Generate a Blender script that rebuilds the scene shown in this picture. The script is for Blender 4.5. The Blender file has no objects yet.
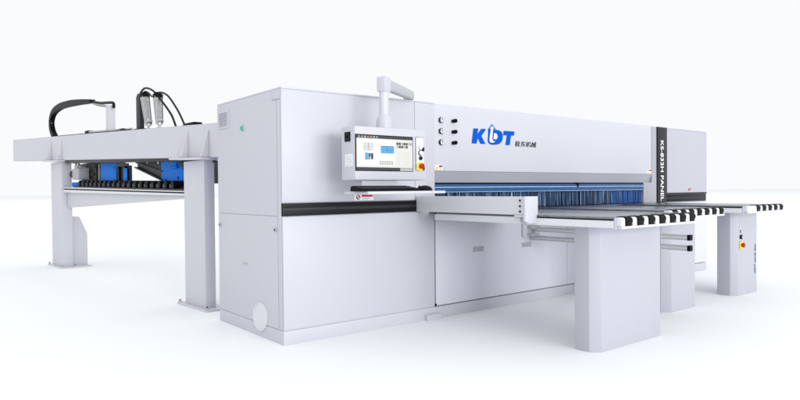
import bpy, bmesh, math, random
from mathutils import Vector, Matrix
random.seed(7)
sc = bpy.context.scene
COL = sc.collection

# ---------------------------------------------------------------- camera
cd = bpy.data.cameras.new("camera"); cam = bpy.data.objects.new("camera", cd); COL.objects.link(cam)
cd.sensor_width = 36; cd.lens = 36 * 623.86 / 800; cd.clip_start = .05; cd.clip_end = 900
r_ = Vector((0.78381007, -0.62093513, -0.00901933)); u_ = Vector((0.01737134, 0.00740514, 0.99982168))
w_ = Vector((0.62075762, 0.78382698, -0.0165907))
m_ = Matrix((r_, u_, -w_)).transposed().to_4x4(); m_.translation = (-2.26929613, -4.32408383, 1.19807018)
cam.matrix_world = m_
sc.camera = cam

# ---------------------------------------------------------------- world, front softbox and added overhead fill
wd = bpy.data.worlds.new("World"); sc.world = wd; wd.use_nodes = True
bg = wd.node_tree.nodes["Background"]
bg.inputs[0].default_value = (.950, .964, .980, 1); bg.inputs[1].default_value = 1.0

def area(name, loc, aim, sx, sy, power, color=(1, 1, 1)):
    l = bpy.data.lights.new(name, 'AREA'); l.shape = 'RECTANGLE'; l.size = sx; l.size_y = sy
    l.energy = power; l.color = color
    o = bpy.data.objects.new(name, l); COL.objects.link(o); o.location = loc
    o.rotation_euler = (Vector(aim) - Vector(loc)).to_track_quat('-Z', 'Y').to_euler()
    return o
area("overhead_fill", (2.5, 10, 30), (2.5, 10, 0), 230, 230, 24000)  # unseen area light, added to whiten the floor and soften its shadows
area("softbox_front", (0.5, -24, 3.6), (3.0, 0, 1.0), 14, 6, 3000)

sc.view_settings.view_transform = 'Standard'; sc.view_settings.look = 'None'
sc.view_settings.exposure = 0; sc.view_settings.gamma = 1

# ---------------------------------------------------------------- materials
def mat(name, col, rough=.45, metal=0., bump=0., bscale=300., var=0., vscale=3., coat=0., emit=None, spec=.5):
    m = bpy.data.materials.new(name); m.use_nodes = True
    nt = m.node_tree; b = nt.nodes['Principled BSDF']
    b.inputs['Base Color'].default_value = (*col, 1); b.inputs['Roughness'].default_value = rough
    b.inputs['Metallic'].default_value = metal; b.inputs['Coat Weight'].default_value = coat
    b.inputs['Specular IOR Level'].default_value = spec
    tc = nt.nodes.new('ShaderNodeTexCoord')
    if bump:
        n = nt.nodes.new('ShaderNodeTexNoise'); n.inputs['Scale'].default_value = bscale
        bp = nt.nodes.new('ShaderNodeBump'); bp.inputs['Strength'].default_value = bump; bp.inputs['Distance'].default_value = .001
        nt.links.new(tc.outputs['Object'], n.inputs['Vector']); nt.links.new(n.outputs['Fac'], bp.inputs['Height'])
        nt.links.new(bp.outputs['Normal'], b.inputs['Normal'])
    if var:
        n = nt.nodes.new('ShaderNodeTexNoise'); n.inputs['Scale'].default_value = vscale; n.inputs['Detail'].default_value = 5
        r = nt.nodes.new('ShaderNodeMapRange'); r.inputs['To Min'].default_value = 1 - var; r.inputs['To Max'].default_value = 1 + var
        mx = nt.nodes.new('ShaderNodeVectorMath'); mx.operation = 'SCALE'; mx.inputs[0].default_value = col
        nt.links.new(tc.outputs['Object'], n.inputs['Vector']); nt.links.new(n.outputs['Fac'], r.inputs['Value'])
        nt.links.new(r.outputs['Result'], mx.inputs['Scale']); nt.links.new(mx.outputs[0], b.inputs['Base Color'])
    if emit:
        b.inputs['Emission Color'].default_value = (*emit[0], 1); b.inputs['Emission Strength'].default_value = emit[1]
    return m

M = {}
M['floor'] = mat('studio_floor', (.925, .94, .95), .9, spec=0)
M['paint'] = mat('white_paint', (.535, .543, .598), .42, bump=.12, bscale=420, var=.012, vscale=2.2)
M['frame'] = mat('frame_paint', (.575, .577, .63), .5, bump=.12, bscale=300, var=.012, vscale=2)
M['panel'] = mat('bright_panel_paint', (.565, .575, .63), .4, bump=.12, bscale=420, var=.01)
M['shadepaint'] = mat('shaded_white_paint', (.455, .465, .52), .45, bump=.12, bscale=300, var=.012)  # white paint darkened: shade on legs and right front panel put into the colour
M['base'] = mat('lightened_white_paint', (.655, .665, .735), .42, bump=.12, bscale=420, var=.012)  # white paint lightened in colour to offset the shade under the tables
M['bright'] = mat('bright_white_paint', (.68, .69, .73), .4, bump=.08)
M['gap'] = mat('dark_gap', (.10, .10, .12), .7)
M['grey'] = mat('grey_paint', (.395, .405, .45), .45, bump=.1, var=.02)
M['lgrey'] = mat('light_grey_paint', (.58, .585, .62), .45, bump=.1)
M['armgrey'] = mat('light_grey_casting', (.44, .45, .48), .5, bump=.1)
M['alu'] = mat('brushed_aluminium', (.50, .51, .51), .38, .55, bump=.1, bscale=200)
M['steel'] = mat('ground_steel', (.20, .212, .235), .27, .85, bump=.5, bscale=130, var=.5, vscale=26)
M['black'] = mat('black_plastic', (.005, .005, .006), .4, bump=.1, bscale=200, spec=.07)
M['anthracite'] = mat('anthracite_paint', (.022, .025, .032), .45, bump=.1, spec=.2)
M['strip'] = mat('black_rail', (.008, .009, .011), .38, bump=.1, spec=.16, var=.3, vscale=6)
M['mid'] = mat('dark_grey_metal', (.035, .038, .043), .45, .2, spec=.25)
M['machdark'] = mat('oily_machined_metal', (.06, .056, .052), .5, .3, spec=.3, var=.35, vscale=14, bump=.3, bscale=60)
M['blue'] = mat('blue_paint', (.002, .20, .80), .5, spec=.12, bump=.1, var=.04)
M['logo'] = mat('logo_blue', (.0, .092, .55), .6, spec=.08)
M['white'] = mat('white_print', (.85, .85, .87), .5)
M['ink'] = mat('dark_ink', (.018, .02, .026), .6, spec=.15)
M['red'] = mat('red_plastic', (.42, .008, .015), .4, spec=.25)
M['yellow'] = mat('yellow_plastic', (.85, .60, .02), .4)
M['green'] = mat('green_lamp', (.0, .30, .18), .25, emit=((0, .6, .35), .35))
M['glass'] = mat('clear_bowl', (.36, .37, .38), .14, .55, spec=.8, var=.5, vscale=22)
M['rubber'] = mat('black_rubber_hose', (.007, .007, .008), .5, spec=.2)
M['wire'] = mat('grey_wire', (.35, .36, .37), .5)
# screen colours (a lit display)
def lit(name, c, s=.50): return mat(name, tuple(v * .3 for v in c), .3, emit=(c, s))
M['s_bg'] = lit('display_background', (.92, .92, .88)); M['s_pale'] = lit('display_white', (1, 1, 1), .58)
M['s_dark'] = lit('display_dark_bar', (.05, .05, .055)); M['s_grey'] = lit('display_grey', (.50, .51, .50))
M['s_blue'] = lit('display_blue', (.13, .48, .86)); M['s_lgrey'] = lit('display_light_grey', (.72, .72, .70))
M['s_deep'] = lit('display_line_blue', (.04, .16, .42)); M['s_orange'] = lit('display_orange', (.75, .30, .12))

# curtain: blue plastic with fine vertical streaks, the palest are painted highlights
def curtain_mat():
    m = mat('blue_curtain_plastic', (.02, .08, .25), .4, spec=.22)
    nt = m.node_tree; b = nt.nodes['Principled BSDF']
    tc = nt.nodes.new('ShaderNodeTexCoord'); mp = nt.nodes.new('ShaderNodeMapping'); mp.inputs['Scale'].default_value = (170, 170, 1.1)
    n = nt.nodes.new('ShaderNodeTexNoise'); n.inputs['Scale'].default_value = 1; n.inputs['Detail'].default_value = 3
    oi = nt.nodes.new('ShaderNodeObjectInfo')
    ad = nt.nodes.new('ShaderNodeMath'); ad.operation = 'MULTIPLY_ADD'; ad.inputs[1].default_value = .10; 
    cr = nt.nodes.new('ShaderNodeValToRGB')
    e = cr.color_ramp.elements
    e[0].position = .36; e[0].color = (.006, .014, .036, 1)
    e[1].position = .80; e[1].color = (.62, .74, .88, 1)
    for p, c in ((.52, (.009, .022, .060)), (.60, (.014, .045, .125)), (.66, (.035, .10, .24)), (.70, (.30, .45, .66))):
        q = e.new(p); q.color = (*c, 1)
    nt.links.new(tc.outputs['Object'], mp.inputs[0]); nt.links.new(mp.outputs[0], n.inputs['Vector'])
    nt.links.new(oi.outputs['Random'], ad.inputs[0]); nt.links.new(n.outputs['Fac'], ad.inputs[2])
    nt.links.new(ad.outputs[0], cr.inputs[0]); nt.links.new(cr.outputs[0], b.inputs['Base Color'])
    return m
M['curtain'] = curtain_mat()
M['curtain_r'] = mat('bright_blue_curtain_plastic', (.012, .070, .26), .4, spec=.22, var=.5, vscale=60)
M['band'] = mat('pale_blue_strip', (.30, .52, .84), .3, spec=.4, var=.2, vscale=12)
M['band2'] = mat('mid_blue_strip', (.03, .11, .30), .3, spec=.3, var=.3, vscale=12)

# ---------------------------------------------------------------- mesh helpers
class MB:
    def __init__(self): self.bm = bmesh.new(); self.mats = []
    def mi(self, m):
        if m not in self.mats: self.mats.append(m)
        return self.mats.index(m)
    def box(self, x0, x1, y0, y1, z0, z1, m='paint', bev=.003, rot=None):
        x0, x1 = sorted((x0, x1)); y0, y1 = sorted((y0, y1)); z0, z1 = sorted((z0, z1))
        i = self.mi(m)
        vs = [self.bm.verts.new((x, y, z)) for x in (x0, x1) for y in (y0, y1) for z in (z0, z1)]
        fs = [(0, 1, 3, 2), (4, 6, 7, 5), (0, 4, 5, 1), (2, 3, 7, 6), (0, 2, 6, 4), (1, 5, 7, 3)]
        F = [self.bm.faces.new([vs[k] for k in f]) for f in fs]
        for f in F: f.material_index = i
        if rot is not None:
            c = Vector(((x0 + x1) / 2, (y0 + y1) / 2, (z0 + z1) / 2))
            for v in vs: v.co = c + rot @ (v.co - c)
        bev = min(bev, .3 * min(x1 - x0, y1 - y0, z1 - z0))
        if bev > .0004:
            es = list({e for f in F for e in f.edges})
            bmesh.ops.bevel(self.bm, geom=es, offset=bev, segments=2, affect='EDGES', profile=.6)
        return self
    def prism(self, pts, axis, a, b, m='paint', bev=0):
        # pts 2D in the two other axes; extruded along axis from a to b
        i = self.mi(m); ax = 'xyz'.index(axis); o = [k for k in range(3) if k != ax]
        def P(p, h):
            c = [0, 0, 0]; c[o[0]] = p[0]; c[o[1]] = p[1]; c[ax] = h; return self.bm.verts.new(c)
        A = [P(p, a) for p in pts]; B = [P(p, b) for p in pts]
        F = [self.bm.faces.new(A), self.bm.faces.new(B[::-1])]
        n = len(pts)
        for k in range(n): F.append(self.bm.faces.new((A[k], B[k], B[(k + 1) % n], A[(k + 1) % n])))
        for f in F: f.material_index = i
        bmesh.ops.recalc_face_normals(self.bm, faces=F)
        if bev:
            es = list({e for f in F for e in f.edges}); bmesh.ops.bevel(self.bm, geom=es, offset=bev, segments=2, affect='EDGES', profile=.6)
        return self
    def lathe(self, p0, p1, prof, m='paint', seg=28):
        # prof: list of (fraction along p0-p1, radius)
        i = self.mi(m); p0 = Vector(p0); p1 = Vector(p1); d = (p1 - p0); dn = d.normalized()
        a = dn.orthogonal().normalized(); b = dn.cross(a)
        rings = []
        for t, r in prof:
            rings.append([self.bm.verts.new(p0 + d * t + (a * math.cos(2 * math.pi * k / seg) + b * math.sin(2 * math.pi * k / seg)) * max(r, 1e-5)) for k in range(seg)])
        F = []
        for q in range(len(rings) - 1):
            for k in range(seg):
                F.append(self.bm.faces.new((rings[q][k], rings[q][(k + 1) % seg], rings[q + 1][(k + 1) % seg], rings[q + 1][k])))
        F.append(self.bm.faces.new(rings[0][::-1])); F.append(self.bm.faces.new(rings[-1]))
        for f in F: f.material_index = i
        return self
    def cyl(self, p0, p1, r, m='paint', seg=28):
        c = min(.12 * r / max((Vector(p1) - Vector(p0)).length, 1e-6), .2)
        return self.lathe(p0, p1, [(0, r * .9), (c, r), (1 - c, r), (1, r * .9)], m, seg)
    def tube(self, pts, r, m='rubber', seg=12, sub=8):
        i = self.mi(m); P = [Vector(p) for p in pts]; Q = []
        for k in range(len(P) - 1):
            a = P[max(k - 1, 0)]; b = P[k]; c = P[k + 1]; d = P[min(k + 2, len(P) - 1)]
            for s in range(sub):
                t = s / sub
                Q.append(.5 * ((2 * b) + (c - a) * t + (2 * a - 5 * b + 4 * c - d) * t * t + (3 * b - a - 3 * c + d) * t ** 3))
        Q.append(P[-1]); rings = []; up = None
        for k, q in enumerate(Q):
            tn = (Q[min(k + 1, len(Q) - 1)] - Q[max(k - 1, 0)]).normalized()
            up = tn.orthogonal() if up is None else (up - tn * up.dot(tn)); up.normalize(); sd = tn.cross(up)
            rings.append([self.bm.verts.new(q + (up * math.cos(2 * math.pi * j / seg) + sd * math.sin(2 * math.pi * j / seg)) * r) for j in range(seg)])
        F = []
        for k in range(len(rings) - 1):
            for j in range(seg): F.append(self.bm.faces.new((rings[k][j], rings[k][(j + 1) % seg], rings[k + 1][(j + 1) % seg], rings[k + 1][j])))
        F.append(self.bm.faces.new(rings[0][::-1])); F.append(self.bm.faces.new(rings[-1]))
        for f in F: f.material_index = i
        return self
    def text(self, s, size, mtx, m='ink', depth=.001, bold=0., width=None, shear=0.):
        cu = bpy.data.curves.new('t', 'FONT'); cu.body = s; cu.size = size; cu.extrude = depth; cu.offset = bold; cu.shear = shear
        cu.align_x = 'LEFT'; cu.resolution_u = 3
        o = bpy.data.objects.new('t', cu); COL.objects.link(o)
        dg = bpy.context.evaluated_depsgraph_get(); me = bpy.data.meshes.new_from_object(o.evaluated_get(dg))
        xs = [v.co.x for v in me.vertices]; x0, x1 = min(xs), max(xs)
        k = 1 if width is None else width / (x1 - x0)
        me.transform(mtx @ Matrix.Diagonal((k, 1, 1, 1)) @ Matrix.Translation((-x0, 0, 0)))
        i = self.mi(m); n0 = len(self.bm.faces); self.bm.from_mesh(me); self.bm.faces.ensure_lookup_table()
        for f in self.bm.faces[n0:]: f.material_index = i
        bpy.data.objects.remove(o); bpy.data.curves.remove(cu); bpy.data.meshes.remove(me)
        return self
    def link(self, name, parent=None, off=(0, 0, 0), label=None):
        bmesh.ops.recalc_face_normals(self.bm, faces=self.bm.faces[:])
        me = bpy.data.meshes.new(name); self.bm.to_mesh(me); self.bm.free()
        me.transform(Matrix.Translation([-v for v in off]))
        for m in self.mats: me.materials.append(M[m])
        me.shade_smooth(); me.set_sharp_from_angle(angle=math.radians(32))
        o = bpy.data.objects.new(name, me); COL.objects.link(o)
        if parent: o.parent = parent
        if label: o['label'] = label
        return o

def basis(origin, xdir, ydir):
    x = Vector(xdir).normalized(); y = Vector(ydir).normalized(); z = x.cross(y)
    return Matrix.Translation(origin) @ Matrix((x, y, z)).transposed().to_4x4()

class Thing:
    """An Empty at the base of a thing; parts are given in world coordinates (or in the thing's own, when local)."""
    def __init__(self, name, label, cat, loc=(0, 0, 0), group=None, rotz=0, local=False):
        o = bpy.data.objects.new(name, None); COL.objects.link(o); o.location = loc; o.rotation_euler = (0, 0, rotz)
        o['label'] = label; o['category'] = cat
        if group: o['group'] = group
        o.empty_display_size = .2
        self.o = o; self.off = (0, 0, 0) if local else tuple(loc)
    def part(self, mb, name, parent=None, label=None): return mb.link(name, parent or self.o, self.off, label)

FX = basis      # text frames
def front(x, z, y): return basis((x, y, z), (1, 0, 0), (0, 0, 1))

# ---------------------------------------------------------------- floor
fl = MB(); i = fl.mi('floor')
fl.bm.faces.new([fl.bm.verts.new(p) for p in ((-300, -300, 0), (300, -300, 0), (300, 300, 0), (-300, 300, 0))])
fo = fl.link('floor'); fo['kind'] = 'structure'

# ================================================================= PANEL SAW
saw = Thing('panel_saw', 'long white industrial beam saw with blue logo and blue strip curtain', 'panel saw', (3.4, .62, 0))
# ---- left cabinet
c = MB()
c.box(.006, 1.56, .008, 1.244, .105, 1.99, 'paint', .002)
c.box(.0, 1.566, .0, 1.25, 1.985, 2.0, 'paint', .004)               # lid
cab = saw.part(c, 'left_cabinet')
saw.part(MB().box(.0, 1.328, -.001, .02, 1.104, 1.984, bev=.003), 'front_panel', cab)
saw.part(MB().box(1.332, 1.566, -.001, .02, 1.104, 1.984, bev=.003), 'front_panel', cab)
saw.part(MB().box(.003, 1.556, -.001, .02, .118, .996, bev=.003), 'lower_front_panel', cab)
saw.part(MB().box(-.001, .02, .022, .076, .113, 1.905, bev=.003), 'corner_post', cab)
saw.part(MB().box(-.004, .02, .022, .15, 1.91, 1.984, bev=.003), 'corner_plate', cab)
saw.part(MB().box(-.001, .02, .081, 1.25, 1.0, 1.905, bev=.002).box(-.0005, .02, .153, 1.25, 1.9, 1.984, bev=.002), 'side_panel', cab)
saw.part(MB().box(-.001, .02, .081, 1.25, .113, .996, bev=.002), 'side_door', cab)
v = MB().box(-.007, .0, .985, 1.222, 1.765, 1.93, 'paint', .003)
for k in range(6):
    z = 1.79 + k * .022
    v.prism([(-.006, z), (-.02, z + .003), (-.006, z + .016)], 'y', 1.01, 1.10, 'paint')
    v.prism([(-.006, z), (-.02, z + .003), (-.006, z + .016)], 'y', 1.115, 1.195, 'paint')
    v.box(-.0085, -.006, 1.01, 1.195, z - .004, z - .001, 'grey', 0)
saw.part(v, 'vent', cab)
g = MB().cyl((0, .703, 1.735), (-.010, .703, 1.735), .027, 'alu').lathe((-.011, .703, 1.735), (-.022, .703, 1.735), [(0, .021), (.5, .020), (.9, .012), (1, .004)], 'green')
saw.part(g, 'indicator_light', cab)
for y in (1.205, .108):
    saw.part(MB().cyl((0, y, .892), (-.014, y, .892), .017, 'grey', 16).cyl((-.013, y, .892), (-.018, y, .892), .008, 'mid', 12), 'latch', cab)
h = MB().box(-.004, .0, .57, .735, .567, .598, 'paint', .001).box(-.0055, -.003, .585, .72, .573, .585, 'grey', .001).box(-.006, -.003, .575, .60, .571, .592, 'bright', .001)
saw.part(h, 'recessed_handle', cab)
# dust outlet
dp = MB(); pc = Vector((0, .395, .168)); R = .118
dp.lathe(pc, pc + Vector((-.016, 0, 0)), [(0, R), (.9, R), (1, R - .002), (1, R - .006), (.35, R - .008), (.34, 0)], 'bright', 48)
saw.part(dp, 'dust_outlet', cab)
# black slot rails of the left cabinet
def rail(x0, x1, parent, notch=False):
    s = MB(); s.box(x0, x1, .0, .05, 1.0, 1.1, 'mid', 0)
    s.box(x0, x1 - (.03 if notch else 0), -.012, .01, 1.062, 1.100, 'strip', .003).box(x0, x1 - (.03 if notch else 0), -.012, .01, 1.0005, 1.042, 'strip', .003)
    s.box(x0, x1 - .01, -.006, .01, 1.0425, 1.0615, 'mid', .001)
    return saw.part(s, 'black_slot_rail', parent)
c2 = rail(.002, 1.34, cab)

# ---- main beam with curtain opening
b = MB()
b.box(1.57, 5.335, .006, 1.25, 1.37, 1.994, 'panel', .004)
b.box(5.34, 5.44, .02, 1.25, .115, 1.992, 'paint', .002)
b.box(1.57, 5.44, .4, 1.25, .115, 1.37, 'paint', 0)
beam = saw.part(b, 'saw_beam')
# chamfered grey hood over the curtain, and jamb
saw.part(MB().prism([(.002, 1.368), (.045, 1.262), (.2, 1.262), (.2, 1.368)], 'x', 1.57, 5.335, 'grey'), 'hood_lip', beam)
j = MB().prism([(5.337, .002), (5.21, .045), (5.21, .3), (5.45, .3), (5.45, .002)], 'z', 1.0, 1.262, 'grey').prism([(5.337, .002), (5.34, .3), (5.45, .3), (5.45, .002)], 'z', 1.262, 1.99, 'grey')
saw.part(j, 'door_jamb', beam)
# gauges and knobs
for z in (1.842, 1.739, 1.636):
    ga = MB().cyl((1.65, 0.006, z), (1.65, -.016, z), .027, 'anthracite', 36)
    go = saw.part(ga, 'pressure_gauge', beam)
    dl = MB().cyl((1.65, -.0155, z), (1.65, -.0185, z), .0225, 'lgrey', 32)
    dl.box(1.648, 1.652, -.0205, -.018, z - .002, z + .014, 'ink', 0, Matrix.Rotation(.7 + z * 5, 3, 'Y')).box(1.643, 1.657, -.0200, -.018, z + .009, z + .012, 'ink', 0)
    saw.part(dl, 'dial', go)
    kn = MB().lathe((1.803, .006, z), (1.803, -.05, z), [(0, .015), (.3, .015), (.34, .013), (.45, .0195), (.9, .018), (1, .013)], 'black', 20)
    saw.part(kn, 'pressure_knob', beam)
# logo
K = [(2.079, 1.789), (2.148, 1.791), (2.133, 1.735), (2.188, 1.791), (2.258, 1.793), (2.191, 1.721), (2.246, 1.643), (2.174, 1.642), (2.14, 1.697), (2.121, 1.642), (2.053, 1.642)]
saw.part(MB().prism(K, 'y', .006, .0035, 'logo'), 'logo_letter', beam)
T = [(2.513, 1.787), (2.677, 1.789), (2.668, 1.745), (2.624, 1.744), (2.603, 1.644), (2.537, 1.643), (2.560, 1.743), (2.504, 1.742)]
saw.part(MB().prism(T, 'y', .006, .0035, 'logo'), 'logo_letter', beam)
D = [(2.284, 1.791), (2.40, 1.793), (2.445, 1.789), (2.479, 1.777), (2.497, 1.755), (2.501, 1.73), (2.497, 1.705), (2.482, 1.678), (2.458, 1.658), (2.42, 1.645), (2.36, 1.639), (2.32, 1.641), (2.289, 1.653), (2.277, 1.681), (2.285, 1.731)]
AO = [(2.341, 1.845), (2.397, 1.797), (2.370, 1.796), (2.353, 1.700), (2.371, 1.688), (2.403, 1.691), (2.383, 1.659), (2.334, 1.645), (2.300, 1.657), (2.287, 1.685), (2.309, 1.794), (2.283, 1.791)]
AI = [(2.341, 1.827), (2.372, 1.803), (2.355, 1.803), (2.341, 1.697), (2.355, 1.677), (2.384, 1.675), (2.358, 1.661), (2.328, 1.660), (2.307, 1.670), (2.302, 1.688), (2.324, 1.801), (2.308, 1.799)]
CO = [(2.371, 1.756), (2.395, 1.756), (2.413, 1.744), (2.42, 1.725), (2.413, 1.705), (2.40, 1.696), (2.360, 1.697)]
lm = MB().prism(D, 'y', .006, .0035, 'logo').prism(AO, 'y', .004, .0028, 'logo').prism(AI, 'y', .004, .002, 'white').prism(CO, 'y', .004, .002, 'white')
saw.part(lm, 'logo_letter', beam)
saw.part(MB().text('极东机械', .062, front(2.68, 1.640, .005), 'ink', .0012, .0008, width=.345, shear=.12), 'logo_lettering', beam)
# stickers
st = MB().box(1.572, 1.668, .006, .003, 1.376, 1.424, 'white', 0)
st.prism([(1.578, 1.382), (1.618, 1.382), (1.598, 1.416)], 'y', .004, .002, 'yellow').box(1.624, 1.664, .004, .002, 1.404, 1.421, 'red', 0)
for k in range(3): st.box(1.624, 1.66, .004, .0022, 1.382 + k * .007, 1.385 + k * .007, 'wire', 0)
st.box(1.5965, 1.5995, .003, .0015, 1.390, 1.404, 'ink', 0)
saw.part(st, 'warning_sticker', beam)
st = MB().box(5.235, 5.330, .006, .003, 1.376, 1.424, 'white', 0).box(5.26, 5.33, .004, .002, 1.408, 1.422, 'red', 0).prism([(5.24, 1.380), (5.275, 1.380), (5.257, 1.412)], 'y', .004, .002, 'yellow').box(5.285, 5.32, .004, .0022, 1.384, 1.388, 'red', 0)
saw.part(st, 'warning_sticker', beam)
# pressure beam strips above the curtain, their glow painted in pale blue
pb = MB().box(1.57, 5.21, .048, .2, 1.247, 1.262, 'strip', .002)
pb.box(1.57, 5.205, .040, .06, 1.226, 1.246, 'band2', .003).box(1.57, 5.205, .034, .06, 1.208, 1.225, 'band', .003)
pb.box(1.57, 5.205, .044, .06, 1.180, 1.207, 'band2', .003).box(1.57, 5.205, .034, .06, 1.164, 1.179, 'band', .004)
saw.part(pb, 'curtain_rail', beam)
saw.part(MB().cyl((3.79, .03, 1.246), (3.79, .03, 1.205), .009, 'black', 12).box(3.775, 3.805, .022, .04, 1.24, 1.262, 'black', .002), 'latch_pin', beam)
saw.part(MB().box(1.57, 5.25, .13, .14, .95, 1.25, 'anthracite', 0), 'curtain_backing')
N = 100; x0 = 1.60; x1 = 5.205; pitch = (x1 - x0) / N
for k in range(N):
    xa = x0 + k * pitch; jit = random.uniform(-.006, .006); ya = .062 + random.uniform(0, .012)
    s = MB(); tw = random.uniform(-.006, .006)
    zb = 1.003 + random.uniform(0, .004)
    right = k / N > .80
    mm = 'curtain_r' if (right and random.random() < .8) and True else 'curtain'
    i = s.mi(mm); n = 5; rows = []
    for q in range(n + 1):
        z = zb + (1.166 - zb) * q / n; w = pitch * .52; a = tw * (1 - q / n)
        cx = xa + pitch / 2 + jit * (1 - q / n)
        rows.append([s.bm.verts.new((cx - w, ya - a, z)), s.bm.verts.new((cx, ya - .003, z)), s.bm.verts.new((cx + w, ya + a, z)), s.bm.verts.new((cx + w, ya + a + .002, z)), s.bm.verts.new((cx - w, ya - a + .002, z))])
    for q in range(n):
        for e in range(5): s.bm.faces.new((rows[q][e], rows[q][(e + 1) % 5], rows[q + 1][(e + 1) % 5], rows[q + 1][e]))
    s.bm.faces.new(rows[0]); s.bm.faces.new(rows[-1][::-1])
    saw.part(s, 'curtain_strip')
# ---- name board and right cabinet
nb = MB().box(5.453, 5.706, -.006, .1, 1.0, 1.992, 'anthracite', .003).box(5.453, 5.468, -.010, .0, 1.0, 1.992, 'black', .002)
board = saw.part(nb, 'name_board')
saw.part(MB().text('KS-832H PANEL', .105, basis((5.540, -.008, 1.815), (0, 0, -1), (1, 0, 0)), 'white', .001, .0015, width=.80), 'board_lettering', board)
rc = MB().box(5.712, 6.812, .006, 1.25, .115, 1.985, 'paint', .003).box(5.45, 6.818, .10, 1.25, 1.98, 1.995, 'paint', .004).box(5.708, 6.818, .0, .12, 1.983, 1.996, 'paint', .003)
rcab = saw.part(rc, 'right_cabinet')
saw.part(MB().box(5.712, 6.818, -.001, .02, 1.125, 1.98, 'shadepaint', bev=.003), 'front_panel', rcab)
rail(5.712, 6.80, rcab, True)
saw.part(MB().box(5.72, 6.816, -.004, .02, 1.102, 1.122, 'anthracite', .002), 'trim_strip', rcab)
saw.part(MB().prism([(6.27, 1.15), (6.33, 1.15), (6.33, 1.165), (6.30, 1.175)], 'y', -.001, -.003, 'red').box(6.30, 6.38, -.001, -.003, 1.17, 1.178, 'red', 0), 'warning_sticker', rcab)
# ---- base
bs = MB().box(1.575, 6.81, .03, 1.24, .108, .995, 'paint', .002)
base = saw.part(bs, 'base_cabinet')
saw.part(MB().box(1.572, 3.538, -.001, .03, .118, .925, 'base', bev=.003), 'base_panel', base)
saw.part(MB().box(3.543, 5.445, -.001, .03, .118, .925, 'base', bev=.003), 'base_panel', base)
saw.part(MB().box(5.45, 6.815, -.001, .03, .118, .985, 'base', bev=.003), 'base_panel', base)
saw.part(MB().box(1.572, 5.45, .01, .04, .926, .999, 'gap', 0), 'shadow_gap', base)
saw.part(MB().box(1.9, 5.45, -.02, .02, .935, .985, 'paint', .003), 'support_rail', base)
for xa in (2.055, 2.775):
    saw.part(MB().box(xa, xa + .15, -.0045, .0, .583, .632, 'armgrey', .001).box(xa + .012, xa + .138, -.0062, -.003, .592, .607, 'grey', .001).box(xa + .01, xa + .14, -.009, -.003, .607, .611, 'paint', .001), 'recessed_handle', base)  # grey strip paints the shadow under the top lip
saw.part(MB().box(1.558, 1.576, -.006, .004, .118, .136, 'black', .001), 'hinge_block', base)
pl = MB().box(.0, 6.812, .0, 1.25, .0, .107, 'paint', .003)
plinth = saw.part(pl, 'plinth')
saw.part(MB().prism([(-.045, .0), (-.03, .045), (0, .06), (0, 0)], 'x', 1.43, 1.60, 'paint'), 'levelling_wedge', plinth)
# ---- work table in front of the curtain
wt = MB().box(1.5, 5.45, -.12, .125, .975, .999, 'steel', .002).box(1.5, 5.45, .058, .085, .999, 1.004, 'black', 0)
saw.part(wt, 'work_table')

# ================================================================= CONTROL CONSOLE
con = Thing('control_console', 'white control cabinet with lit screen hanging from a swivel arm', 'control console', (.74, -.35, 2.0))
yf = -.45
hs = MB().box(.372, 1.072, yf, -.265, 1.273, 1.682, 'paint', .012)
hou = con.part(hs, 'housing')
con.part(MB().box(.375, .915 + .02, yf + .002, yf - .003, 1.342, 1.620, 'black', .002), 'screen_bezel', hou)
s = MB(); y1 = yf - .004
s.box(.384, .928, y1 + .002, y1, 1.348, 1.614, 's_bg', 0)
def R2(x0, x1, z0, z1, m, k=1): s.box(x0, x1, y1 + .0005, y1 - .0004 * k, z0, z1, m, 0)
R2(.384, .928, 1.592, 1.614, 's_dark'); R2(.384, .80, 1.348, 1.371, 's_dark'); R2(.80, .928, 1.354, 1.371, 's_grey')
for k, mm in enumerate(('s_grey', 's_grey', 's_lgrey', 's_orange', 's_grey', 's_lgrey', 's_grey')): R2(.40 + k * .028, .415 + k * .028, 1.597, 1.609, mm, 2)
R2(.392, .750, 1.385, 1.586, 's_pale')
for k in range(9): R2(.448, .540, 1.499 + k * .0068, 1.5030 + k * .0068, 's_grey' if k % 3 == 1 else 's_lgrey', 2)
R2(.452, .463, 1.497, 1.560, 's_lgrey', 3); R2(.49, .497, 1.497, 1.56, 's_grey', 3)
R2(.461, .490, 1.428, 1.482, 's_blue', 2); R2(.493, .509, 1.431, 1.478, 's_dark', 2); R2(.518, .538, 1.432, 1.479, 's_dark', 2); R2(.509, .518, 1.452, 1.479, 's_blue', 2); R2(.497, .503, 1.44, 1.45, 's_lgrey', 3)
R2(.611, .741, 1.480, 1.534, 's_blue', 2); R2(.611, .741, 1.534, 1.538, 's_deep', 2); R2(.672, .675, 1.482, 1.532, 's_deep', 3); R2(.612, .74, 1.505, 1.507, 's_deep', 3); R2(.705, .707, 1.482, 1.505, 's_deep', 3)
R2(.57, .76, 1.462, 1.464, 's_lgrey', 2)
for a in range(6):
    for e in range(2): R2(.598 + a * .0228, .616 + a * .0228, 1.393 + e * .016, 1.405 + e * .016, 's_grey', 2)
for a in range(5):
    for e in range(2): R2(.765 + a * .0235, .784 + a * .0235, 1.526 + e * .024, 1.545 + e * .024, 's_dark' if (a + e) % 3 else 's_grey', 2)
R2(.885, .925, 1.55, 1.572, 's_grey', 2)
for k in range(5): R2(.77, .80, 1.40 + k * .02, 1.402 + k * .02, 's_lgrey', 2); R2(.84, .90, 1.40 + k * .02, 1.402 + k * .02, 's_lgrey', 2)
con.part(s, 'screen', hou)
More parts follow.
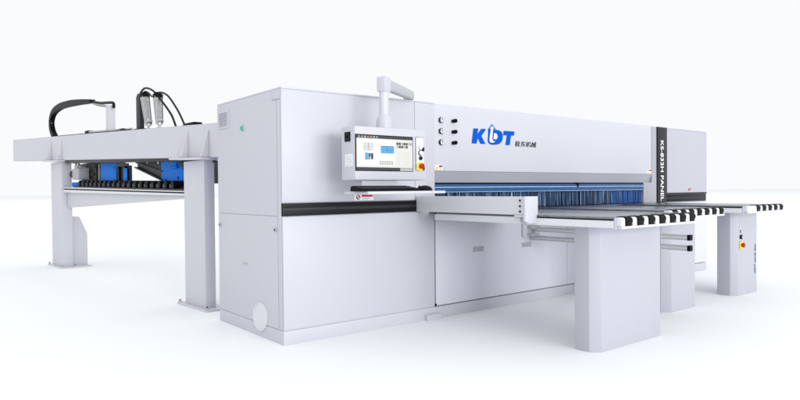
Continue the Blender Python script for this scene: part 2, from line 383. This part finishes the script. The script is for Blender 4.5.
bpn = MB().box(.962, 1.050, yf + .002, yf - .004, 1.352, 1.622, 'ink', .001).box(.966, 1.046, yf, yf - .0052, 1.356, 1.618, 'white', 0)
pan = con.part(bpn, 'button_panel', hou)
def rnd(x, z, r, d, m, nm, ring=None):
    q = MB()
    if ring: q.cyl((x, yf - .004, z), (x, yf - .009, z), r * 1.35, ring, 24)
    q.cyl((x, yf - .004, z), (x, yf - .004 - d, z), r, m, 24)
    return con.part(q, nm, hou)
rnd(1.008, 1.575, .009, .008, 'lgrey', 'push_button'); rnd(1.008, 1.538, .014, .018, 'white', 'push_button', 'wire'); rnd(1.008, 1.495, .017, .016, 'bright', 'push_button', 'ink'); rnd(1.008, 1.452, .015, .018, 'ink', 'selector_switch', 'wire')
con.part(MB().box(1.024, 1.042, yf - .004, yf - .02, 1.508, 1.54, 'ink', .002), 'key_switch', hou)
e = MB().cyl((1.004, yf - .004, 1.385), (1.004, yf - .008, 1.385), .038, 'yellow', 32).lathe((1.010, yf - .007, 1.387), (1.012, yf - .035, 1.387), [(0, .014), (.45, .014), (.5, .022), (.9, .022), (1, .017)], 'red', 28)
con.part(e, 'emergency_stop', hou)
con.part(MB().box(1.036, 1.050, yf - .004, yf - .012, 1.356, 1.38, 'ink', .001), 'key_switch', hou)
f = MB().box(.372, .366, -.393, -.318, 1.567, 1.640, 'black', .002)
for k in range(6): f.box(.3665, .363, -.388, -.323, 1.573 + k * .0115, 1.578 + k * .0115, 'anthracite', 0)
f.cyl((.366, -.355, 1.604), (.361, -.355, 1.604), .012, 'black', 16)
con.part(f, 'fan_grille', hou)
tg = MB().box(.373, .3705, -.42, -.318, 1.38, 1.47, 'white', 0)
for k in range(6): tg.box(.371, .3698, -.412, -.326, 1.388 + k * .013, 1.391 + k * .013, 'wire', 0)
con.part(tg, 'rating_plate', hou)
con.part(MB().lathe((.74, -.33, 1.675), (.74, -.33, 1.80), [(0, .067), (.33, .067), (.36, .062), (.62, .062), (.66, .059), (.8, .055), (1, .040)], 'paint', 40), 'collar', None)
con.part(MB().cyl((.74, -.33, 1.78), (.74, -.33, 2.02), .038, 'panel', 36), 'pole')
# elbow and arm going back to the cabinet top
az = math.atan2(-.02 + .33, 1.27 - .74)
rot = Matrix.Rotation(az, 3, 'Z')
con.part(MB().box(.690, .790, -.372, -.288, 1.975, 2.10, 'paint', .020, Matrix.Rotation(.35, 3, 'Z')), 'elbow')
a0 = Vector((.775, -.305, 0)); a1 = Vector((1.31, .02, 0)); dd = (a1 - a0).normalized(); nn = Vector((-dd.y, dd.x, 0))
am = MB(); im = am.mi('armgrey')
sec = []
for q, (t, hh, ww, zc) in enumerate(((0, .048, .030, 2.047), (.5, .045, .029, 2.045), (1, .040, .028, 2.043))):
    p = a0.lerp(a1, t); ring = []
    for k in range(20):
        an = 2 * math.pi * k / 20; cx = math.copysign(abs(math.cos(an)) ** .5, math.cos(an)) * ww; cz = math.copysign(abs(math.sin(an)) ** .5, math.sin(an)) * hh
        ring.append(am.bm.verts.new((p.x + nn.x * cx, p.y + nn.y * cx, zc + cz)))
    sec.append(ring)
for q in range(2):
    for k in range(20): am.bm.faces.new((sec[q][k], sec[q][(k + 1) % 20], sec[q + 1][(k + 1) % 20], sec[q + 1][k]))
am.bm.faces.new(sec[0]); am.bm.faces.new(sec[2])
con.part(am, 'swivel_arm')
con.part(MB().cyl((1.30, .05, 2.0005), (1.30, .05, 2.075), .045, 'armgrey', 36), 'arm_mount')
nk = MB().box(.47, .80, -.40, -.33, 1.215, 1.274, 'panel', .003).box(.50, .78, -.33, -.30, 1.17, 1.274, 'paint', .002)
con.part(nk, 'neck')
con.part(MB().box(.372, 1.132, -.62, -.30, 1.166, 1.187, 'panel', .004), 'keyboard_tray')

kb = Thing('keyboard', 'black computer keyboard on the white tray under the screen', 'keyboard', (.60, -.52, 1.187))
kb.part(MB().prism([(-.60, 1.188), (-.60, 1.204), (-.44, 1.226), (-.435, 1.188)], 'x', .335, .868, 'black', .004), 'case')
kk = MB()
for r in range(5):
    y = -.588 + r * .029; z = 1.206 + r * .0040
    nx = 17
    for k in range(nx):
        x = .345 + k * .0302 + (.004 if r % 2 else 0)
        if r == 0 and 4 <= k <= 9:
            if k == 4: kk.box(x, x + .0302 * 6 - .005, y, y + .024, z, z + .008, 'anthracite', .002)
            continue
        kk.box(x, min(x + .0262, .864), y, y + .024, z, z + .008, 'anthracite', .002)
kb.part(kk, 'keys')
ms = Thing('computer_mouse', 'black rounded computer mouse at the right end of the tray', 'mouse', (.97, -.55, 1.187))
bm = MB(); im = bm.mi('black'); rr = []
for t in range(9):
    ph = t / 8 * math.pi / 2; ring = []
    for k in range(28):
        an = 2 * math.pi * k / 28; q = math.cos(ph)
        ring.append(bm.bm.verts.new((.972 + .082 * math.cos(an) * q, -.54 + .05 * math.sin(an) * q, 1.188 + .042 * math.sin(ph) * (1 + .15 * math.cos(an) * q))))
    rr.append(ring)
for t in range(8):
    for k in range(28): bm.bm.faces.new((rr[t][k], rr[t][(k + 1) % 28], rr[t + 1][(k + 1) % 28], rr[t + 1][k]))
bm.bm.faces.new(rr[0][::-1]); bmesh.ops.remove_doubles(bm.bm, verts=bm.bm.verts[:], dist=.0005)
ms.part(bm, 'body'); ms.part(MB().cyl((.925, -.545, 1.222), (.925, -.535, 1.222), .008, 'mid', 16), 'scroll_wheel')
# safety sign on the cabinet
sg = MB().box(.668, .862, -.001, -.004, 1.112, 1.16, 'white', .0)
sg.cyl((.705, -.003, 1.137), (.705, -.0055, 1.137), .021, 'red', 28).cyl((.705, -.005, 1.137), (.705, -.0065, 1.137), .014, 'white', 28).box(.701, .709, -.006, -.0075, 1.119, 1.155, 'ink', 0, Matrix.Rotation(.8, 3, 'Y'))
sg.box(.74, .855, -.003, -.005, 1.141, 1.157, 'red', 0).box(.745, .83, -.003, -.005, 1.128, 1.132, 'wire', 0).box(.745, .81, -.003, -.005, 1.119, 1.122, 'wire', 0)
saw.part(sg, 'prohibition_sticker', cab)

# ================================================================= SIDE GUIDE
gd = Thing('side_guide', 'white fence arm running forward beside the front table', 'fence arm', (1.39, -.65, .93))
gd.part(MB().box(1.33, 1.44, -1.262, -.012, 1.0, 1.137, 'lgrey', .01), 'guide_beam')
gd.part(MB().box(1.345, 1.44, -1.21, -.27, .934, .985, 'lgrey', .003).box(1.35, 1.44, -1.21, -.27, .985, 1.0, 'gap', 0), 'lower_rail')
gd.part(MB().prism([(1.318, .955), (1.318, 1.139), (1.463, 1.139), (1.463, .94), (1.36, .937)], 'y', -1.285, -1.263, 'panel', .003), 'end_plate')
for z in (1.108, 1.066, 1.026):
    gd.part(MB().cyl((1.331, -1.225, z), (1.325, -1.225, z), .0085, 'ink', 16), 'bolt')
gd.part(MB().box(1.326, 1.345, -1.262, -1.17, .985, 1.0, 'lgrey', .002), 'bracket')

# ================================================================= SUPPORT BARS
sb = Thing('slide_rails', 'pair of grey aluminium bars with black ends behind the front table leg', 'rail pair', (2.9, -.85, .65))
for z in (.748, .658):
    q = sb.part(MB().box(2.90, 2.945, -1.70, -.02, z, z + .043, 'alu', .003).box(2.898, 2.90, -1.70, -.02, z + .012, z + .030, 'lgrey', 0), 'rail_bar')
    sb.part(MB().box(2.896, 2.949, -1.725, -1.701, z - .003, z + .046, 'black', .004), 'end_cap', q)
br = MB().box(2.77, 2.95, -.03, -.001, .69, .85, 'lgrey', .003).box(2.83, 2.95, -.10, -.03, .70, .73, 'alu', .003).box(2.83, 2.95, -.10, -.03, .78, .81, 'alu', .003)
for a in (2.80, 2.93): br.cyl((a, -.03, .83), (a, -.04, .83), .012, 'grey', 12)
sb.part(br, 'bracket')

# ================================================================= AIR TABLES
def air_table(label, x0, x1, yf, yb, rollers, leg, seed):
    t = Thing('air_table', label, 'support table', ((x0 + x1) / 2, (yf + yb) / 2, 0), 'support tables in front of the saw')
    ye = yf + .045
    t.part(MB().box(x0, x1, ye, yb, .985, .9995, 'steel', .002), 'tabletop')
    t.part(MB().box(x0, x1 - .0, ye + .001, yb, .924, .9765, 'bright', .003), 'apron')
    t.part(MB().box(x0 - .003, x1 + .003, ye + .01, yb, .977, .9845, 'black', 0), 'edge_trim')
    n = len(rollers); w = .087
    # white comb carrying the rollers
    cb = MB().box(x0 + .0, x1, ye - .012, ye - .0005, .920, .996, 'paint', .002)
    cb.box(x0 + .02, x1, yf - .002, ye - .0125, .920, .938, 'bright', .003)
    edges = [x0 + .005] + [v for r in rollers for v in (r, r + w)] + [x1]
    for a, b2 in zip(edges[0::2], edges[1::2]):
        if b2 - a > .01: cb.prism([(yf - .002, .938), (yf - .002, .985), (yf + .006, .996), (ye - .0125, .998), (ye - .0125, .938)], 'x', a + .004, b2 - .004, 'bright', .002)
    t.part(cb, 'roller_housing')
    for r in rollers:
        rb = MB().cyl((r + .004, yf + .020, .973), (r + w - .004, yf + .020, .973), .0275, 'black', 24).box(r + .003, r + w - .003, yf + .002, ye - .013, .939, .962, 'black', .003)
        rb.box(r + .010, r + w - .010, yf + .004, ye + .03, .994, 1.003, 'black', .002)
        t.part(rb, 'roller')
    # leg: chamfered box column
    lx, lxr, ly, lyb, ch = leg
    lp = [(lx, ly + ch), (lx, lyb), (lxr, lyb), (lxr, ly), (lx + ch, ly)]
    lg = t.part(MB().prism(lp, 'z', .0, .919, 'shadepaint', .003), 'leg')
    return t, lg
air_table('front left support table with broad leg and seven black rollers', 1.452, 2.478, -1.98, -.12, [1.515 + .1455 * k for k in range(7)], (1.615, 2.49, -1.687, -1.50, .061), 1)
air_table('middle support table partly hidden behind the front one', 2.86, 3.90, -1.56, -.12, [2.93 + .1440 * k for k in range(7)], (3.38, 3.91, -1.268, -1.08, .069), 2)
t3, l3 = air_table('rightmost support table with red emergency button on its leg', 4.46, 5.385, -1.53, -.12, [4.70 + .1475 * k - .004 for k in range(5)], (4.80, 5.332, -1.275, -1.075, .06), 3)
ly = -1.275
t3.part(MB().box(4.888, 4.93, ly, ly - .004, .70, .75, 'white', 0).box(4.889, 4.93, ly - .003, ly - .005, .742, .748, 'wire', 0).box(4.889, 4.893, ly - .003, ly - .005, .70, .748, 'wire', 0).box(4.895, 4.925, ly - .003, ly - .0055, .695, .728, 'ink', .0).box(4.905, 4.918, ly - .004, ly - .0065, .706, .718, 'white', 0), 'name_tag', l3)
t3.part(MB().cyl((4.915, ly, .645), (4.915, ly - .02, .645), .024, 'ink', 24).cyl((4.915, ly - .018, .645), (4.915, ly - .028, .645), .013, 'lgrey', 20), 'push_button', l3)
t3.part(MB().box(4.880, 4.955, ly, ly - .012, .515, .595, 'yellow', .003).lathe((4.925, ly - .01, .555), (4.925, ly - .04, .555), [(0, .015), (.5, .015), (.55, .026), (.9, .026), (1, .020)], 'red', 28), 'emergency_stop', l3)
t3.part(MB().text('KDT panel saw', .052, basis((5.302, ly - .0005, .215), (0, 0, 1), (-1, 0, 0)), 'ink', .001, .0008, width=.335), 'leg_lettering', l3)

# ================================================================= REAR LOADING FRAME  (local axes: x across, y backwards, z up)
ang = math.atan2(.404, 4.889); RL = (.085, 1.71, 0)
def local_thing(name, label, cat, group=None, at=(0, 0, 0)):
    ca, sa = math.cos(ang), math.sin(ang)
    loc = (RL[0] + ca * at[0] - sa * at[1], RL[1] + sa * at[0] + ca * at[1], at[2])
    t = Thing(name, label, cat, loc, group, ang, True); t.off = at; return t
def zt(s): return 1.871 + .0447 * s       # top of the gently rising beam
def zb(s): return 1.535 + .0350 * s
fr = local_thing('loading_frame', 'white steel portal frame standing behind the saw cabinet', 'frame')
bmx = MB(); im = bmx.mi('frame'); A = []
for s_, in ((-.455,), (8.33,)):
    A.append([bmx.bm.verts.new((x, s_, z)) for x, z in ((0, zb(s_)), (.2, zb(s_)), (.2, zt(s_)), (0, zt(s_)))])
for k in range(4): bmx.bm.faces.new((A[0][k], A[0][(k + 1) % 4], A[1][(k + 1) % 4], A[1][k]))
bmx.bm.faces.new(A[0]); bmx.bm.faces.new(A[1][::-1])
bmesh.ops.bevel(bmx.bm, geom=bmx.bm.edges[:], offset=.008, segments=2, affect='EDGES')
bmf = fr.part(bmx, 'beam')
def sl(s, t0, t1, z0, z1): return None
for s0, s1, gs in ((.09, .565, True), (5.06, 5.66, False)):
    lg = fr.part(MB().box(.0, .112 if gs else .15, s0, s1, .02, zb(s0) - .024, 'frame', .008), 'leg')
    fr.part(MB().box(-.05, .19 if gs else .40, s0 - .11, s1 + .10, .0, .02, 'lgrey', .004), 'foot_plate', lg)
    for bx_, bs_ in ((-.028, s0 - .085), (-.028, s1 + .07), (.16, s0 - .085)): fr.part(MB().cyl((bx_, bs_, .02), (bx_, bs_, .04), .018, 'alu', 6).cyl((bx_, bs_, .04), (bx_, bs_, .052), .008, 'mid', 10), 'anchor_bolt', lg)
    fr.part(MB().prism([(s0 - .12, zb(s0 - .12) - .024), (s1 + .14, zb(s1 + .14) - .024), (s1 + .14, zb(s1 + .14) - .001), (s0 - .12, zb(s0 - .12) - .001)], 'x', -.10, .195, 'frame', .003), 'cap_plate', lg)
    for sg_ in ((-.03, .44) if gs else (5.02, 5.60)):
        fr.part(MB().prism([(-.001, zb(sg_) + .005), (-.09, zb(sg_) + .005), (-.012, zt(sg_) - .075), (-.001, zt(sg_) - .06)], 'y', sg_, sg_ + .022, 'frame', .002), 'gusset', lg)
fr.part(MB().prism([(.151, .02), (.151, .82), (.27, .805), (.385, .53), (.385, .02)], 'y', 5.12, 5.50, 'frame', .006), 'knee_plate')
for t_, s_ in ((.05, 4.86), (.14, 4.86), (.06, -.02)):
    fr.part(MB().cyl((t_, s_, zb(s_) - .027), (t_, s_, zb(s_) - .05), .022, 'mid', 8), 'bolt')
# dark guide rail fixed under the beam
fr.part(MB().prism([(.62, zb(.62) - .032), (4.98, zb(4.98) - .045), (4.98, zb(4.98) - .002), (.62, zb(.62) - .002)], 'x', .03, .17, 'mid', .003), 'guide_rail')
# low side rail, deepening toward the back
fr.part(MB().prism([(.57, 1.150), (5.05, 1.196), (5.05, .955), (.57, 1.125)], 'x', .075, .11, 'lgrey', .003), 'side_rail')
fr.part(MB().prism([(.57, 1.176), (5.05, 1.245), (5.05, 1.200), (.57, 1.153)], 'x', .02, .30, 'bright', .004), 'ledge')
fr.part(MB().prism([(.57, 1.188), (5.05, 1.262), (5.05, 1.246), (.57, 1.177)], 'x', .04, .30, 'black', 0).prism([(.57, 1.205), (5.05, 1.288), (5.05, 1.263), (.57, 1.189)], 'x', .02, .30, 'bright', .003), 'ledge')

# roller track lying on the rail
rt = local_thing('roller_track', 'row of small black rollers lying on the frame rail', 'roller track', at=(.2, 2.5, 1.24))
rt.part(MB().prism([(.62, 1.208), (4.9, 1.287), (4.9, 1.300), (.62, 1.221)], 'x', .12, .28, 'machdark', 0), 'track')
for k in range(19):
    s_ = 1.15 + k * .19; z = 1.222 + (s_ - .62) * .0185 + .040
    rt.part(MB().cyl((.12, s_, z), (.27, s_, z), .052, 'black', 18).box(.10, .12, s_ - .075, s_ + .03, z - .035, z + .012, 'anthracite', .006).cyl((.098, s_, z), (.12, s_, z), .016, 'mid', 12), 'roller')
rt.part(MB().prism([(.62, 1.222), (4.9, 1.301), (4.9, 1.325), (.62, 1.246)], 'x', .16, .29, 'black', 0), 'belt')

# blue carriages
def bolts(mb, pts, x):
    for s_, z in pts: mb.cyl((x + .01, s_, z), (x - .008, s_, z), .02, 'mid', 12)
g1 = local_thing('blue_carriage', 'blue plate carriage beside the right frame leg', 'carriage', 'blue carriages under the frame beam', at=(.3, 1.3, 1.26))
q = MB().prism([(.95, 1.262), (1.74, 1.275), (1.74, 1.315), (1.77, 1.33), (1.77, 1.60), (.95, 1.575)], 'x', .25, .30, 'blue', .006)
g1.part(q, 'plate')
q = MB(); bolts(q, [(1.62, 1.34), (1.28, 1.36), (1.60, 1.29)], .25); g1.part(q, 'bolts')
g1.part(MB().box(.21, .25, 1.25, 1.42, 1.47, 1.60, 'blue', .004).box(.205, .21, 1.27, 1.40, 1.49, 1.50, 'mid', 0), 'bracket')
g1.part(MB().box(.30, .62, 1.0, 1.74, 1.29, 1.56, 'machdark', .01).prism([(.98, 1.58), (1.20, 1.58), (.98, 1.44)], 'x', .18, .25, 'anthracite', .002), 'carriage_body')
g1.part(MB().box(.255, .30, -.38, .02, 1.18, 1.50, 'blue', .004).box(.22, .255, -.30, -.22, 1.06, 1.48, 'black', .01), 'plate')
for z in (1.10, 1.17, 1.24, 1.33, 1.42): g1.part(MB().cyl((.23, -.20, z), (.23, -.10, z), .025, 'black', 12), 'roller')

tb = local_thing('cable_bracket', 'dark grey sloping channel bracket beside the right carriage', 'bracket', at=(.3, 2.2, 1.35))
q = MB().prism([(1.72, 1.335), (2.56, 1.515), (2.56, 1.618), (1.72, 1.60)], 'x', .26, .30, 'mid', .003)
q.prism([(1.72, 1.335), (2.56, 1.515), (2.56, 1.530), (1.72, 1.35)], 'x', .22, .26, 'machdark', 0)
q.prism([(1.72, 1.44), (2.56, 1.578), (2.56, 1.590), (1.72, 1.452)], 'x', .235, .26, 'machdark', 0)
tb.part(q, 'channel')
for s_, z in ((2.22, 1.585), (1.88, 1.56)): tb.part(MB().cyl((.261, s_, z), (.256, s_, z), .018, 'white', 16), 'hole')

g2 = local_thing('blue_carriage', 'blue plate carriage with grey motor beside the left frame leg', 'carriage', 'blue carriages under the frame beam', at=(.3, 3.8, 1.32))
g2.part(MB().prism([(3.30, 1.314), (3.93, 1.326), (3.93, 1.625), (3.30, 1.592)], 'x', .235, .26, 'blue', .005), 'plate')
q = MB(); bolts(q, [(3.36, 1.36), (3.36, 1.54), (3.87, 1.35)], .238); g2.part(q, 'bolts')
g2.part(MB().box(.26, .30, 2.86, 3.30, 1.31, 1.56, 'anthracite', .006).box(.24, .26, 2.86, 3.28, 1.555, 1.59, 'machdark', .002).box(.235, .26, 3.18, 3.27, 1.33, 1.55, 'black', .003).box(.235, .26, 2.94, 2.99, 1.33, 1.55, 'black', .003), 'rear_housing')
g2.part(MB().prism([(2.87, 1.335), (2.98, 1.335), (2.98, 1.53), (2.87, 1.52)], 'x', .225, .24, 'blue', .004), 'plate')
g2.part(MB().box(.28, .60, 3.94, 5.0, 1.36, 1.66, 'machdark', .01).box(.255, .28, 3.95, 4.02, 1.35, 1.64, 'mid', .002).box(.25, .28, 4.06, 4.10, 1.36, 1.62, 'wire', .002).box(.25, .28, 4.2, 4.24, 1.36, 1.62, 'mid', .002).box(.25, .28, 4.34, 4.46, 1.45, 1.50, 'mid', .002), 'carriage_body')
q = MB().box(.10, .25, 4.52, 4.86, 1.40, 1.57, 'wire', .02).box(.11, .24, 4.62, 4.78, 1.57, 1.63, 'alu', .02)
for k in range(7): q.box(.095, .255, 4.54 + k * .045, 4.56 + k * .045, 1.40, 1.572, 'lgrey', .002)
g2.part(q, 'motor'); g2.part(MB().cyl((.17, 4.86, 1.49), (.17, 5.03, 1.49), .065, 'machdark', 20), 'gearbox')
g2.part(MB().box(.14, .30, 4.35, 5.03, 1.295, 1.36, 'blue', .006), 'base_plate')
g2.part(MB().tube([(.16, 4.9, 1.60), (.13, 4.7, 1.66), (.14, 4.5, 1.61), (.2, 4.3, 1.60), (.2, 4.05, 1.57)], .010, 'rubber', 8, 5), 'cable')

# ---- things on top of the beam
cc = local_thing('cable_chain', 'black cable drag chain arching over the left end of the frame', 'cable chain', at=(.1, 4.4, 2.06))
path = [(5.76, 2.130), (5.88, 2.22), (5.95, 2.33), (5.93, 2.45), (5.76, 2.555), (5.40, 2.603), (5.0, 2.600), (4.6, 2.580), (4.2, 2.550), (3.80, 2.512)]
P = [Vector((p[0], p[1])) for p in path]; Q = []
for k in range(len(P) - 1):
    a = P[max(k - 1, 0)]; b_ = P[k]; c_ = P[k + 1]; d_ = P[min(k + 2, len(P) - 1)]
    for i_ in range(6):
        t = i_ / 6; Q.append(.5 * ((2 * b_) + (c_ - a) * t + (2 * a - 5 * b_ + 4 * c_ - d_) * t * t + (3 * b_ - a - 3 * c_ + d_) * t ** 3))
Q.append(P[-1])
L_ = [0]
for k in range(1, len(Q)): L_.append(L_[-1] + (Q[k] - Q[k - 1]).length)
def at_(l):
    for k in range(1, len(Q)):
        if L_[k] >= l: f_ = (l - L_[k - 1]) / (L_[k] - L_[k - 1]); return Q[k - 1].lerp(Q[k], f_), (Q[k] - Q[k - 1]).normalized()
    return Q[-1], (Q[-1] - Q[-2]).normalized()
nl = 46; ch = MB()
for k in range(nl):
    p, d = at_(L_[-1] * (k + .5) / nl); ll = L_[-1] / nl * .62
    hgt = .046 if k < nl * .62 else .046 - .018 * (k / nl - .62) / .38
    for xo in (.06, .115): ch.box(xo, xo + .018, p.x - ll, p.x + ll, p.y - hgt, p.y + hgt, 'black', .010, Matrix.Rotation(math.atan2(d.y, d.x), 3, 'X'))
    ch.box(.078, .115, p.x - ll * .5, p.x + ll * .5, p.y - hgt * .86, p.y + hgt * .86, 'black', .002, Matrix.Rotation(math.atan2(d.y, d.x), 3, 'X'))
cc.part(ch, 'chain')
cc.part(MB().box(.05, .135, 2.985, 3.11, zt(3.1) - .01, 2.372, 'frame', .006), 'post')
cc.part(MB().tube([(.1, 3.85, 2.515), (.1, 3.72, 2.492), (.1, 3.46, 2.452), (.1, 3.29, 2.437), (.1, 3.10, 2.420), (.1, 2.98, 2.405), (.1, 2.94, 2.38), (.1, 2.94, 2.33)], .020, 'rubber', 10, 6).tube([(.13, 3.85, 2.48), (.13, 3.6, 2.43), (.13, 3.4, 2.40), (.13, 3.2, 2.377), (.13, 3.08, 2.377)], .009, 'wire', 8, 6).tube([(.08, 3.85, 2.49), (.08, 3.6, 2.45), (.08, 3.4, 2.42), (.08, 3.12, 2.378)], .008, 'wire', 8, 6), 'cable')
cc.part(MB().prism([(2.25, zt(2.25) + .001), (5.60, zt(5.60) + .001), (5.60, zt(5.60) + .012), (2.25, zt(2.25) + .014)], 'x', .03, .16, 'black', 0), 'chain_tray')
cc.part(MB().prism([(2.60, zt(2.6) + .016), (3.90, zt(3.9) + .016), (3.90, zt(3.9) + .042), (2.60, zt(2.6) + .038)], 'x', .05, .15, 'alu', .004), 'slide_bar')
cc.part(MB().box(.04, .16, 3.86, 4.0, zt(3.9) + .008, zt(3.9) + .052, 'black', .01), 'end_block')
cc.part(MB().box(.05, .15, 2.50, 2.74, zt(2.6) + .008, zt(2.6) + .036, 'mid', .008).cyl((.1, 2.30, zt(2.3) + .03), (.1, 2.5, zt(2.4) + .032), .014, 'alu', 12), 'end_block')

dk = local_thing('upright_bracket', 'dark grey upright bracket behind the left filter cylinder', 'bracket', at=(.12, 1.85, 1.96))
dk.part(MB().prism([(1.96, zt(1.96) + .001), (2.09, zt(2.09) + .001), (2.09, 2.37), (2.04, 2.415), (1.97, 2.405), (1.96, 2.38)], 'x', .08, .13, 'anthracite', .004), 'plate')
dk.part(MB().box(.05, .17, 1.92, 2.12, zt(1.95) + .002, zt(1.95) + .022, 'anthracite', .003), 'foot')
for s_, sb_, h_, lab in ((1.80, 1.70, 2.345, 'left one of the two clear filter cylinders on the beam'), (1.41, 1.375, 2.300, 'right one of the two clear filter cylinders on the beam')):
    cy = local_thing('filter_cylinder', lab, 'filter', 'filter cylinders on the frame beam', at=(.08, sb_, zt(sb_)))
    b0 = zt(sb_)
    cy.part(MB().lathe((.08, sb_, b0), (.08, sb_, b0 + .07), [(0, .03), (.2, .03), (.3, .014), (.55, .014), (.6, .034), (1, .034)], 'alu', 20), 'base')
    cy.part(MB().lathe((.08, sb_, b0 + .07), (.08, s_, h_), [(0, .036), (.03, .043), (.5, .050), (.97, .055), (1, .054)], 'glass', 28), 'bowl')
    for k in range(4):
        an = .6 + k * math.pi / 2
        cy.part(MB().cyl((.08 + .042 * math.cos(an), sb_ + .042 * math.sin(an), b0 + .06), (.08 + .053 * math.cos(an), s_ + .053 * math.sin(an), h_ + .01), .0055, 'mid' if k % 2 else 'alu', 10), 'tie_rod')
    cy.part(MB().lathe((.08, sb_, b0 + .09), (.08, sb_, b0 + .11), [(0, .047), (1, .047)], 'grey', 24), 'ring')
    cy.part(MB().lathe((.08, s_, h_ - .01), (.08, s_, h_ + .055), [(0, .058), (.6, .058), (.75, .045), (1, .04)], 'black', 24), 'cap')
hz = local_thing('air_hose', 'black air hose looping right from the left filter cylinder', 'hose', 'black air hoses above the frame', at=(.1, 1.3, 1.95))
hz.part(MB().tube([(.08, 1.94, 2.30), (.07, 1.92, 2.36), (.07, 1.89, 2.416), (.07, 1.74, 2.445), (.07, 1.5, 2.375), (.07, 1.24, 2.215), (.07, 1.08, 2.105), (.07, .99, 2.03), (.07, .90, zt(.9) + .004)], .012, 'rubber', 12, 8), 'hose')
hz.part(MB().tube([(.08, 1.90, 2.33), (.07, 1.87, 2.375), (.07, 1.77, 2.408), (.07, 1.65, 2.374), (.07, 1.56, 2.32)], .008, 'rubber', 10, 8), 'hose')
hz2 = local_thing('air_hose', 'black air hose looping right from the right filter cylinder', 'hose', 'black air hoses above the frame', at=(.1, .9, 1.92))
hz2.part(MB().tube([(.07, 1.47, 2.30), (.07, 1.41, 2.335), (.07, 1.29, 2.338), (.07, 1.10, 2.276), (.07, .89, 2.125), (.07, .77, 2.015), (.07, .67, zt(.67) + .004)], .011, 'rubber', 12, 8), 'hose')
bx = local_thing('valve_block', 'small black rounded block on the beam next to the cabinet', 'valve block', at=(.1, .4, zt(.4)))
bx.part(MB().box(.05, .15, .42, .64, zt(.5) + .004, zt(.5) + .036, 'black', .012), 'cover')
bx.part(MB().tube([(.09, .64, zt(.6) + .014), (.09, .70, zt(.7) + .012), (.09, .76, zt(.76) + .006)], .014, 'rubber', 10, 5), 'cable')
